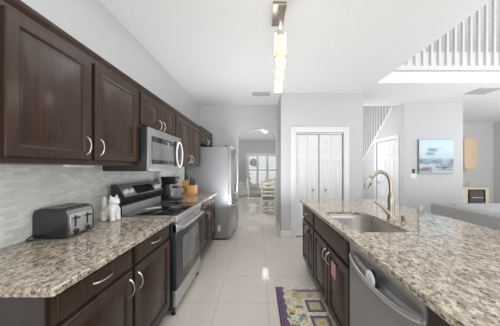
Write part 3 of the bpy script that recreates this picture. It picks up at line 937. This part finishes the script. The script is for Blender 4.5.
# cat figurine
bm = BM()
for (x, y, z, r_, sx, sy, sz) in ((-0.002, 0, 0.078, 0.050, 1.15, 0.9, 1.0), (0.024, 0, 0.105, 0.044, 0.95, 0.95, 1.2), (0.032, 0, 0.160, 0.042, 1.0, 0.98, 0.86), (0.064, -0.003, 0.150, 0.019, 1, 1.1, 0.8), (-0.03, 0, 0.062, 0.046, 1, 0.95, 1.1)):
    sphere(bm, (x, y, z), r_, sx, sy, sz)
for s in (-1, 1):
    tube(bm, [(0.035, s*0.024, 0.10), (0.040, s*0.026, 0.05), (0.043, s*0.026, 0.0)], [0.026, 0.021, 0.022], 10)
    tube(bm, [(-0.032, s*0.026, 0.07), (-0.040, s*0.028, 0.03), (-0.036, s*0.028, 0.0)], [0.030, 0.024, 0.023], 10)
    tube(bm, [(0.030, s*0.024, 0.178), (0.028, s*0.031, 0.214)], [0.019, 0.003], 8)
tube(bm, [(-0.045, 0, 0.08), (-0.058, 0, 0.115), (-0.061, 0, 0.15), (-0.056, 0, 0.175), (-0.066, 0, 0.198)], [0.024, 0.021, 0.019, 0.017, 0.008], 10)
o = obj('cat_figurine', bm, 'ceramic', None, (-1.235, 1.70, 0.9145))
o.rotation_euler = (0, 0, R(-8))
weld(o, 0.0045, 6)
tag(o, 'white ceramic cat figurine standing on granite beside the range', 'figurine')

# spoon rest
o = BM()
lo = []
for k in range(17):
    t_ = k/16
    x = 0.155*t_
    wdt = 0.034*math.sin(PI*min(1, t_*1.7+0.06))**0.6 if t_ < 0.5 else 0.012 + 0.008*math.sin(PI*(t_-0.5)*2)
    wdt = max(wdt, 0.012)
    hgt = 0.010
    lo.append([Vector((x, -wdt, hgt)), Vector((x, -wdt*0.7, 0.001)), Vector((x, wdt*0.7, 0.001)), Vector((x, wdt, hgt)), Vector((x, wdt*0.7, 0.006)), Vector((x, -wdt*0.7, 0.006))])
loft(o, lo)
o = obj('spoon_rest', o, 'ceramic', None, (-1.16, 2.10, 0.919))
o.rotation_euler = (0, 0, R(52))
tag(o, 'white ceramic spoon rest lying on the black cooktop', 'spoon rest')

# coffee maker
cm = thing('coffee_maker', 'black drip coffee maker with glass carafe beyond the range', 'coffee maker', (-1.19, 2.80, 0.914), RL)
bm = BM(); box(bm, -0.09, 0.09, -0.125, 0.13, 0, 0.03, bev=0.01); obj('base', bm, 'black', cm)
bm = BM(); box(bm, -0.065, 0.065, 0.055, 0.13, 0.0305, 0.215, bev=0.012); obj('column', bm, 'black', cm)
bm = BM()
lo = []
for i, z in ((0.028, 0.2155), (0.012, 0.24), (-0.002, 0.295), (-0.010, 0.318)):
    lo.append([Vector((p[0], p[1], z)) for p in rrect(-0.085+i, 0.085-i, -0.075+i, 0.13, 0.04, 6)])
loft(bm, lo); hd = obj('hopper', bm, 'black', cm)
bm = BM(); box(bm, -0.045, 0.045, -0.085, -0.06, 0.262, 0.29, bev=0.003); obj('trim_plate', bm, 'grey_plastic', hd)
cf = None
bm = BM(); lathe(bm, [(0.054, 0.034), (0.068, 0.05), (0.074, 0.095), (0.062, 0.145), (0.050, 0.168), (0.048, 0.168), (0.059, 0.145), (0.070, 0.095), (0.064, 0.052), (0.050, 0.038)], (0, -0.045, 0), 24); cf = obj('carafe', bm, 'glass', cm)
bm = BM(); lathe(bm, [(0.051, 0.1685), (0.053, 0.182), (0.025, 0.192), (0.003, 0.194)], (0, -0.045, 0), 20); obj('lid', bm, 'black', cf)
bm = BM(); tube(bm, [(0.025, -0.095, 0.172), (0.055, -0.145, 0.172), (0.065, -0.165, 0.11), (0.045, -0.115, 0.065)], 0.009, 8); obj('handle', bm, 'black', cf)

# knife block and knives
kb = thing('knife_block', 'honey wood two-step knife block on the far granite worktop', 'knife block', (-1.13, 3.25, 0.914))
bm = BM(); box(bm, -0.09, 0.0, 0.0, 0.14, 0, 0.235, bev=0.005); obj('tall_step', bm, 'maple', kb)
bm = BM(); box(bm, 0.0005, 0.125, -0.03, 0.10, 0, 0.160, bev=0.005); obj('low_step', bm, 'maple', kb)
spots = [(-0.065, 0.05, 0.236, 0.10), (-0.03, 0.05, 0.236, 0.09), (0.03, 0.0, 0.161, 0.10), (0.07, 0.0, 0.161, 0.09), (0.03, 0.05, 0.161, 0.13), (0.075, 0.05, 0.161, 0.115), (0.10, 0.02, 0.161, 0.08)]
names = ['longest black-handled knife at the left of the tall step', 'second black-handled knife in the tall step', 'black-handled knife at the front left of the low step', 'black-handled knife at the front middle of the low step', 'tall black-handled knife at the rear left of the low step', 'tall black-handled knife at the rear right of the low step', 'shortest black-handled knife at the right of the low step']
for (x, y, z, h_), nm in zip(spots, names):
    k = thing('kitchen_knife', nm + ' of the knife block', 'knife', (-1.13+x, 3.25+y, 0.914+z), 0, 'knives in the knife block')
    bm = BM(); lo = []
    for q, w_ in ((0.004, 0.010), (0.02, 0.012), (h_*0.7, 0.011), (h_*0.92, 0.013), (h_, 0.009)):
        lo.append([Vector((a, b, q)) for a, b in rrect(-0.007, 0.007, -w_, w_, 0.005, 3)])
    loft(bm, lo); obj('handle', bm, 'black', k)
    bm = BM(); box(bm, -0.005, 0.005, -0.009, 0.009, 0.0, 0.0045); obj('bolster', bm, 'steel', k, None, 0)
# ------------------------------------------------------------------ rug
pal = [('rug_purple', (0.17, 0.105, 0.19)), ('rug_dark_plum', (0.07, 0.04, 0.08)), ('rug_cream', (0.62, 0.54, 0.4)), ('rug_yellow', (0.62, 0.46, 0.15)), ('rug_white', (0.74, 0.7, 0.6)), ('rug_green', (0.17, 0.21, 0.12)), ('rug_bluegrey', (0.42, 0.44, 0.48)), ('rug_mauve', (0.34, 0.23, 0.31)), ('rug_tan', (0.50, 0.36, 0.22))]
for n_, c_ in pal:
    M[n_] = mat(n_, c_, 0.9, var=0.25, vscale=70)
RX0, RX1, RY1, RY0 = 0.185, 0.668, 2.314, 1.42
bm = BM()
NU, NV = 80, 150
UW = RX1-RX0; VL = RY1-RY0
rnd = random.Random(11)
flowers = [(0.125, 0.33, 0.045), (0.19, 0.40, 0.05), (0.14, 0.48, 0.05), (0.20, 0.56, 0.05), (0.13, 0.64, 0.055), (0.18, 0.76, 0.06), (0.13, 0.21, 0.05), (0.17, 0.28, 0.035)]
leaves = [(0.16+rnd.uniform(-0.08, 0.10), rnd.uniform(0.28, 0.85), rnd.uniform(0.015, 0.03)) for _ in range(34)]
yel = [(0.115, 0.235, 0.022), (0.205, 0.10, 0.02), (0.215, 0.21, 0.018), (0.235, 0.18, 0.015), (0.10, 0.37, 0.02), (0.2, 0.16, 0.016)]
def rugcol(u, v):
    wob = 0.006*math.sin(v*60) + 0.004*math.sin(v*23)
    if u < 0.068 + wob:
        return 1 if (u < 0.012 or (0.028 < u < 0.034)) else 0
    if u < 0.076 + wob: return 1
    for a, b in ((0.275, 0.24), (0.275, 0.46), (0.275, 0.68)):      # framed squares
        du, dv = u-a, v-b
        if 0 < du < 0.17 and 0 < dv < 0.17:
            e = min(du, dv, 0.17-du, 0.17-dv)
            if e < 0.028: return 0 if e > 0.006 else 1
            if e < 0.034: return 2
            if e < 0.04: return 0
            if e < 0.058: return 2
            return 3 if (int(du*90)+int(dv*90)) % 3 else 8
        if -0.028 < du < 0.198 and -0.025 < dv < 0.195: return 4 if (int(u*55)+int(v*55)) % 4 else 2
    for a, b, r_ in yel:
        if (u-a)**2+(v-b)**2 < r_*r_: return 3
    for a, b, r_ in flowers:
        d = math.hypot(u-a, v-b); ang = math.atan2(v-b, u-a)
        if d < r_*(0.75+0.25*math.cos(5*ang)): return 3 if d < r_*0.2 else 4
    for a, b, r_ in leaves:
        if (u-a)**2 + (2*(v-b))**2 < r_*r_: return 5
    if v < 0.055: return 4 if (int(u*24)+int(v*50)) % 3 else 6
    if 0.055 < v < 0.10 and u > 0.19: return 7 if v < 0.085 else 0
    if v < 0.12: return 2
    if v < 0.19: return 2 if math.sin(u*40+v*20) > -0.3 else 8
    q = math.sin(u*31+v*17)+math.sin(v*29)
    return 6 if q > 0.9 else (3 if q < -1.3 else 2)
gv = [[bm.verts.new((UW*i/NU, -VL*j/NV, 0.006 if 0 < i < NU and 0 < j < NV else 0.003)) for j in range(NV+1)] for i in range(NU+1)]
for i in range(NU):
    for j in range(NV):
        f = bm.faces.new((gv[i][j], gv[i][j+1], gv[i+1][j+1], gv[i+1][j]))
        f.material_index = rugcol(UW*(i+0.5)/NU, VL*(j+0.5)/NV)
edge = [gv[i][0] for i in range(NU+1)] + [gv[NU][j] for j in range(1, NV+1)] + [gv[i][NV] for i in range(NU-1, -1, -1)] + [gv[0][j] for j in range(NV-1, 0, -1)]
low = [bm.verts.new((v.co.x, v.co.y, 0.0)) for v in edge]
for i in range(len(edge)):
    j = (i+1) % len(edge)
    f = bm.faces.new((edge[i], edge[j], low[j], low[i])); f.material_index = 1
bm.faces.new(low).material_index = 1
tag(obj('kitchen_rug', bm, [n_ for n_, _ in pal], None, (RX0, RY1, 0.0005), 0), 'purple-edged floral kitchen mat on the tiles beside the sink cabinet', 'rug')

# ------------------------------------------------------------------ pendant, vents, dome light
pd = thing('pendant_light', 'tiered frosted glass pendant hanging from a brushed nickel ceiling plate', 'pendant light', (0.20, 1.95, CH))
bm = BM(); box(bm, -0.075, 0.045, -0.15, 0.13, -0.028, 0.0, bev=0.003); obj('canopy', bm, 'champagne', pd)
for (x, y) in ((0.0, 0.0), (0.016, 0.03)):
    bm = BM(); tube(bm, [(x, y, -0.028), (x, y, -0.175)], 0.0065, 8); obj('rod', bm, 'nickel', pd)
bm = BM(); lathe(bm, [(0.012, -0.155), (0.030, -0.165), (0.034, -0.20), (0.03, -0.215)], (0.004, 0, 0), 20); obj('cap', bm, 'champagne', pd)
tiers = [(0.0036, 0.0, 0.050, 2.600, 2.411), (0.0060, 0.010, 0.046, 2.4105, 2.287), (-0.0055, 0.02, 0.044, 2.2865, 2.19), (-0.016, 0.03, 0.042, 2.1895, 2.092)]
for (x, y, r_, za, zb) in tiers:
    bm = BM()
    zt, zz = za-CH, zb-CH
    lathe(bm, [(r_*0.55, zt), (r_*0.93, zt-0.002), (r_, zt-0.010), (r_, zz+0.010), (r_*0.93, zz+0.002), (r_*0.5, zz)], (x, y, 0), 28)
    t_ = obj('glass_tier', bm, 'lamp', pd)
    if r_ == 0.050:
        bm = BM(); lathe(bm, [(r_+0.002, zt+0.03), (r_+0.006, zt+0.03), (r_+0.006, zz+0.005), (r_+0.002, zz+0.005)], (x, y, 0), 28, cap=False); obj('outer_glass', bm, 'glass', t_)
        bm = BM(); torus(bm, (x, y, zt+0.032), r_+0.003, r_+0.003, 0.004, n=28, seg=6); obj('ring', bm, 'champagne', t_)
l = bpy.data.lights.new('pendant_bulb', 'POINT'); l.energy = 2; l.color = (1, 0.88, 0.70); l.shadow_soft_size = 0.06
lo_ = bpy.data.objects.new('pendant_bulb', l); C.objects.link(lo_); lo_.location = (0.19, 1.95, 2.03)

def vent(label, x0, x1, y0, y1, n):
    t = thing('ceiling_vent', label, 'vent', ((x0+x1)/2, (y0+y1)/2, CH), 0)
    hw, hd_ = (x1-x0)/2, (y1-y0)/2
    bm = BM(); bw = 0.018
    for b in ((-hw, hw, -hd_, -hd_+bw), (-hw, hw, hd_-bw, hd_), (-hw, -hw+bw, -hd_+bw, hd_-bw), (hw-bw, hw, -hd_+bw, hd_-bw)):
        box(bm, *b, -0.010, 0.0)
    obj('frame', bm, 'vent', t, None, 0)
    bm = BM(); box(bm, -hw+bw, hw-bw, -hd_+bw, hd_-bw, -0.003, -0.0005); obj('backing', bm, 'vent_dark', t, None, 0)
    for k in range(n):
        y = -hd_ + bw + (2*hd_-2*bw)*(k+0.5)/n
        bm = BM(); prism(bm, [(y-0.006, -0.003), (y-0.004, -0.003), (y+0.008, -0.010), (y+0.006, -0.010)], lambda a, b, d: Vector((d, a, b)), -hw+bw, hw-bw)
        obj('slat', bm, 'vent', t, None, 0)
vent('grey ceiling air vent in front of the arch', -0.13, 0.215, 3.95, 4.15, 8)
vent('grey ceiling air vent at the far right, below the balcony', 4.07, 4.46, 3.75, 4.05, 10)

dl = thing('dome_light', 'small round white dome light on the dining-room ceiling', 'ceiling light', (0.24, 7.7, CH))
bm = BM(); lathe(bm, [(0.155, 0.0), (0.155, -0.018), (0.14, -0.024)], (0, 0, 0), 28); obj('base', bm, 'nickel', dl)
bm = BM(); lathe(bm, [(0.14, -0.0245), (0.142, -0.05), (0.12, -0.095), (0.075, -0.125), (0.01, -0.137)], (0, 0, 0), 28); obj('shade', bm, 'dome', dl)
bm = BM(); lathe(bm, [(0.012, -0.136), (0.014, -0.15), (0.004, -0.165)], (0, 0, 0), 12); obj('finial', bm, 'nickel', dl)
l = bpy.data.lights.new('dome_bulb', 'POINT'); l.energy = 1.5; l.color = (1, 0.95, 0.88); l.shadow_soft_size = 0.12
lo_ = bpy.data.objects.new('dome_bulb', l); C.objects.link(lo_); lo_.location = (0.24, 7.7, 2.55)

# ------------------------------------------------------------------ dining room furniture
tb = thing('dining_table', 'white dining table with crossed trestle legs beyond the arch', 'table', (0.62, 6.85, 0))
bm = BM(); box(bm, -0.62, 0.62, -0.60, 0.60, 0.725, 0.76, bev=0.006); obj('tabletop', bm, 'table', tb)
for y in (-0.42, 0.42):
    bm = BM()
    for s in (-1, 1):
        tube(bm, [(-0.5*s, y, 0.0), (0.5*s, y, 0.724)], 0.03, 6)
    box(bm, -0.55, 0.55, y-0.03, y+0.03, 0.66, 0.7245)
    obj('trestle', bm, 'table', tb, None, 0)
bm = BM(); box(bm, -0.02, 0.02, -0.42, 0.42, 0.34, 0.39); obj('stretcher', bm, 'table', tb, None, 0)

def dining_chair(loc, rz, label):
    t = thing('dining_chair', label, 'chair', loc, rz, 'dining chairs at the white table')
    bm = BM(); box(bm, -0.21, 0.21, -0.20, 0.21, 0.44, 0.475, bev=0.01); obj('seat', bm, 'seat', t)
    bm = BM(); box(bm, -0.19, 0.19, -0.18, 0.19, 0.385, 0.4395); obj('apron', bm, 'cream', t, None, 0)
    for s in (-1, 1):
        bm = BM(); tube(bm, [(s*0.19, 0.185, 0.0), (s*0.19, 0.185, 0.44)], 0.021, 8); obj('leg', bm, 'cream', t)
        bm = BM(); tube(bm, [(s*0.19, -0.21, 0.0), (s*0.19, -0.20, 0.44), (s*0.19, -0.215, 0.75), (s*0.19, -0.245, 0.99)], 0.021, 8); obj('leg', bm, 'cream', t)
        bm = BM(); tube(bm, [(s*0.19, -0.205, 0.17), (s*0.19, 0.185, 0.17)], 0.012, 8); obj('stretcher', bm, 'cream', t)
    for y, z in ((0.185, 0.22), (-0.207, 0.22), (-0.207, 0.12)):
        bm = BM(); tube(bm, [(-0.19, y, z), (0.19, y, z)], 0.012, 8); obj('stretcher', bm, 'cream', t)
    for z, h_ in ((0.56, 0.04), (0.67, 0.045), (0.79, 0.05), (0.90, 0.085)):
        o_ = -0.205 - max(0, z-0.6)*0.08
        bm = BM(); box(bm, -0.19, 0.19, o_-0.012, o_+0.012, z-h_/2, z+h_/2, bev=0.004); obj('back_slat', bm, 'cream', t)
    return t
ch = dining_chair((0.27, 6.05, 0), 0, 'cream ladder-back dining chair with its back to the kitchen')
c2 = copy_tree(ch); c2.location = (-0.13, 6.56, 0); c2.rotation_euler = (0, 0, R(-90)); c2['label'] = 'cream ladder-back dining chair seen side-on at the left of the table'
c3 = copy_tree(ch); c3.location = (0.45, 7.72, 0); c3.rotation_euler = (0, 0, R(180)); c3['label'] = 'cream ladder-back dining chair on the window side of the table'
bk = thing('flower_basket', 'wicker basket of pale flowers standing on the dining table', 'basket', (0.30, 6.62, 0.7605))
bm = BM(); lathe(bm, [(0.08, 0), (0.11, 0.07), (0.12, 0.11), (0.105, 0.11), (0.09, 0.06)], (0, 0, 0), 18); obj('basket', bm, 'basket', bk)
bm = BM()
for k in range(22):
    a = random.uniform(0, 2*PI); r_ = random.uniform(0, 0.1)
    rr = bmesh.ops.create_icosphere(bm, subdivisions=1, radius=random.uniform(0.02, 0.035))
    for v in rr['verts']: v.co += Vector((r_*math.cos(a), r_*math.sin(a), 0.12+random.uniform(0, 0.07)))
obj('flowers', bm, 'flower', bk)

ac = thing('armchair', 'white slipcovered armchair by the dining-room window', 'armchair', (-0.98, 10.15, 0), R(62))
bm = BM(); box(bm, -0.40, 0.40, -0.38, 0.38, 0.02, 0.32, bev=0.03); obj('base', bm, 'slip', ac)
bm = BM(); box(bm, -0.27, 0.27, -0.40, 0.22, 0.3205, 0.46, bev=0.05, seg=3); obj('seat_cushion', bm, 'slip', ac)
for s in (-1, 1):
    bm = BM(); box(bm, min(s*0.275, s*0.41), max(s*0.275, s*0.41), -0.38, 0.36, 0.3205, 0.63, bev=0.055, seg=3); obj('arm', bm, 'slip', ac)
bm = BM()
prism(bm, [(0.23, 0.33), (0.38, 0.33), (0.48, 1.02), (0.45, 1.07), (0.38, 1.07), (0.33, 1.02)], lambda a, b, d: Vector((d, a, b)), -0.27, 0.27); obj('backrest', bm, 'slip', ac, None, 50)

# ------------------------------------------------------------------ living side: painting, plates, sofa
pt = thing('wall_painting', 'square blue-grey abstract seascape canvas on the grey wall', 'painting', (3.97, 4.608, 1.225))
bm = BM(); box(bm, -0.388, 0.388, -0.042, -0.0005, 0, 0.765, bev=0.003); obj('stretcher_frame', bm, 'fridge_side', pt)
bm = BM(); box(bm, -0.385, 0.385, -0.0445, -0.0425, 0.003, 0.762); cv = obj('canvas', bm, 'painting', pt, None, 0)
sw = thing('light_switch', 'white wall switch plate with a small dark sensor, left of the painting', 'light switch', (3.485, 4.609, 1.165))
bm = BM(); box(bm, -0.065, 0.065, -0.008, 0, -0.06, 0.055, bev=0.003); pp = obj('plate', bm, 'plate', sw)
for x in (-0.028, 0.028):
    bm = BM(); box(bm, x-0.014, x+0.014, -0.012, -0.0075, -0.032, 0.028, bev=0.002); obj('rocker', bm, 'white', pp)
bm = BM(); box(bm, -0.022, 0.022, -0.022, 0, 0.07, 0.165, bev=0.006); obj('sensor', bm, 'black', sw)
ol = thing('wall_outlet', 'white wall outlet low on the wall, above the island edge', 'outlet', (3.66, 4.609, 0.445))
bm = BM(); box(bm, -0.04, 0.04, -0.007, 0, -0.06, 0.06, bev=0.003); pp = obj('plate', bm, 'plate', ol)
for z in (-0.026, 0.026):
    bm = BM(); lathe(bm, [(0.017, -0.007), (0.017, -0.009), (0.015, -0.010)], (0, 0, z), 14, 'y'); obj('socket', bm, 'white', pp)

sf = thing('sofa', 'grey corner sofa seen over the island', 'sofa', (2.6, 0, 0))
bm = BM(); box(bm, 0.0, 0.17, 0.75, 3.10, 0.06, 0.822, bev=0.02, seg=3); obj('backrest', bm, 'sofa', sf)
bm = BM(); box(bm, 0.172, 2.6, 2.95, 3.12, 0.06, 0.815, bev=0.02, seg=3); obj('backrest', bm, 'sofa', sf)
bm = BM(); box(bm, 0.172, 1.0, 0.75, 2.948, 0.06, 0.40, bev=0.02); box(bm, 1.0, 2.6, 2.1, 2.948, 0.06, 0.40, bev=0.02); obj('base', bm, 'sofa', sf)
for (y0, y1) in ((0.78, 1.43), (1.44, 2.09)):
    bm = BM(); box(bm, 0.178, 0.50, y0, y1, 0.41, 0.845, bev=0.06, seg=4); obj('back_cushion', bm, 'sofa_cushion', sf)
    bm = BM(); box(bm, 0.50, 1.02, y0, y1, 0.402, 0.55, bev=0.04, seg=3); obj('seat_cushion', bm, 'sofa_cushion', sf)
bm = BM(); box(bm, 0.178, 0.53, 2.10, 2.93, 0.41, 0.845, bev=0.06, seg=4); obj('back_cushion', bm, 'sofa_cushion', sf)
for (x0, x1) in ((0.54, 1.22), (1.23, 1.91), (1.92, 2.58)):
    bm = BM(); box(bm, x0, x1, 2.62, 2.94, 0.41, 0.85, bev=0.06, seg=4); obj('back_cushion', bm, 'sofa_cushion', sf)
    bm = BM(); box(bm, x0, x1, 2.10, 2.615, 0.402, 0.55, bev=0.04, seg=3); obj('seat_cushion', bm, 'sofa_cushion', sf)
for (x, y) in ((0.08, 0.82), (0.08, 3.03), (2.5, 3.03), (0.92, 0.82), (2.5, 2.2)):
    bm = BM(); box(bm, x-0.03, x+0.03, y-0.03, y+0.03, 0, 0.0595); obj('foot', bm, 'black', sf, None, 0)

# far wet-bar corner
uc = thing('wall_cabinet', 'pale birch wall cabinet in the far right recess', 'cabinet', (6.30, 6.28, 1.32))
bm = BM(); box(bm, 0, 0.40, 0.0, 0.318, 0, 0.94); obj('body', bm, 'birch', uc, None, 0)
bm = BM(); box(bm, 0.006, 0.394, -0.02, -0.001, 0.006, 0.934, bev=0.002); dd = obj('door', bm, 'birch', uc)
bm = BM(); tube(bm, [(0.045, -0.02, 0.03), (0.045, -0.045, 0.045), (0.045, -0.045, 0.13), (0.045, -0.02, 0.145)], 0.006, 8); obj('handle', bm, 'nickel', dd)
bm = BM(); box(bm, 5.6, 6.78, 6.592, 6.60, 0.782, 0.90)
tag(obj('backsplash', bm, 'tile_far', None, None, 0), 'green-grey mosaic strip above the cream cabinet in the recess', 'backsplash')
bc = thing('base_cabinet', 'cream base cabinet housing a small black oven in the recess', 'cabinet', (5.98, 6.02, 0))
bm = BM(); box(bm, 0.0, 0.80, 0.0, 0.57, 0.0, 0.74)
obj('body', bm, 'cream_cab', bc, None, 0)
bm = BM(); box(bm, -0.02, 0.82, -0.03, 0.572, 0.7405, 0.775, bev=0.004); obj('top', bm, 'cream_cab', bc)
bm = BM(); box(bm, 0.01, 0.165, -0.018, -0.0005, 0.04, 0.72, bev=0.003); dd = obj('door', bm, 'cream_cab', bc)
bm = BM(); sphere(bm, (0.145, -0.028, 0.53), 0.012); obj('knob', bm, 'black', dd)
ov = thing('small_oven', 'small black glass oven built into the cream cabinet', 'oven', (6.16, 6.015, 0.28))
bm = BM()
for b in ((0, 0.50, 0.40, 0.43), (0, 0.50, 0, 0.03), (0, 0.04, 0.03, 0.40), (0.46, 0.50, 0.03, 0.40)):
    box(bm, b[0], b[1], -0.02, 0.0, b[2], b[3])
obj('frame', bm, 'black', ov, None, 0)
bm = BM(); box(bm, 0.04, 0.46, -0.012, 0.0, 0.03, 0.40); gl = obj('door_glass', bm, 'oven_glass', ov, None, 0)
bm = BM(); tube(bm, [(0.10, -0.03, 0.20), (0.40, -0.03, 0.20)], 0.012, 8)
for x in (0.12, 0.38): tube(bm, [(x, -0.012, 0.20), (x, -0.03, 0.20)], 0.006, 6)
obj('handle', bm, 'cream_cab', gl)

# ------------------------------------------------------------------ balcony and stair railings
br = thing('balcony_railing', 'white spindle railing along the upper balcony', 'railing', (2.04, 3.50, 3.10))
def baluster_mesh(h_, r_=0.019):
    bm = BM(); box(bm, -r_, r_, -r_, r_, 0, h_, bev=0.003, seg=1)
    return bm
b0 = obj('baluster', baluster_mesh(1.24), 'white', br)
xs = [0.10 + 0.1335*k for k in range(33)]
b0.location = (xs[0], -0.0201, 0)
for x in xs[1:]:
    q = b0.copy(); C.objects.link(q); q.parent = br; q.location = (x, -0.0201, 0)
bm = BM(); box(bm, 0.0, 5.5, -0.055, 0.015, 1.2405, 1.29, bev=0.01); obj('handrail', bm, 'white', br)
sr = thing('stair_railing', 'white spindle railing climbing the stairs above the white door', 'railing', (3.33, 8.0, 0))
y = 7.9; first = None; k = 0
while y > 5.05:
    z0 = zl(y)+0.075
    bm = BM(); box(bm, -0.019, 0.019, -0.019, 0.019, 0, 3.35-z0)
    q = obj('baluster', bm, 'white', sr, None, 0); q.location = (0, y-8.0, z0)
    y -= 0.135
bm = BM(); box(bm, -0.03, 0.03, -3.0, 0.0, 3.3505, 3.40, bev=0.01); obj('handrail', bm, 'white', sr)
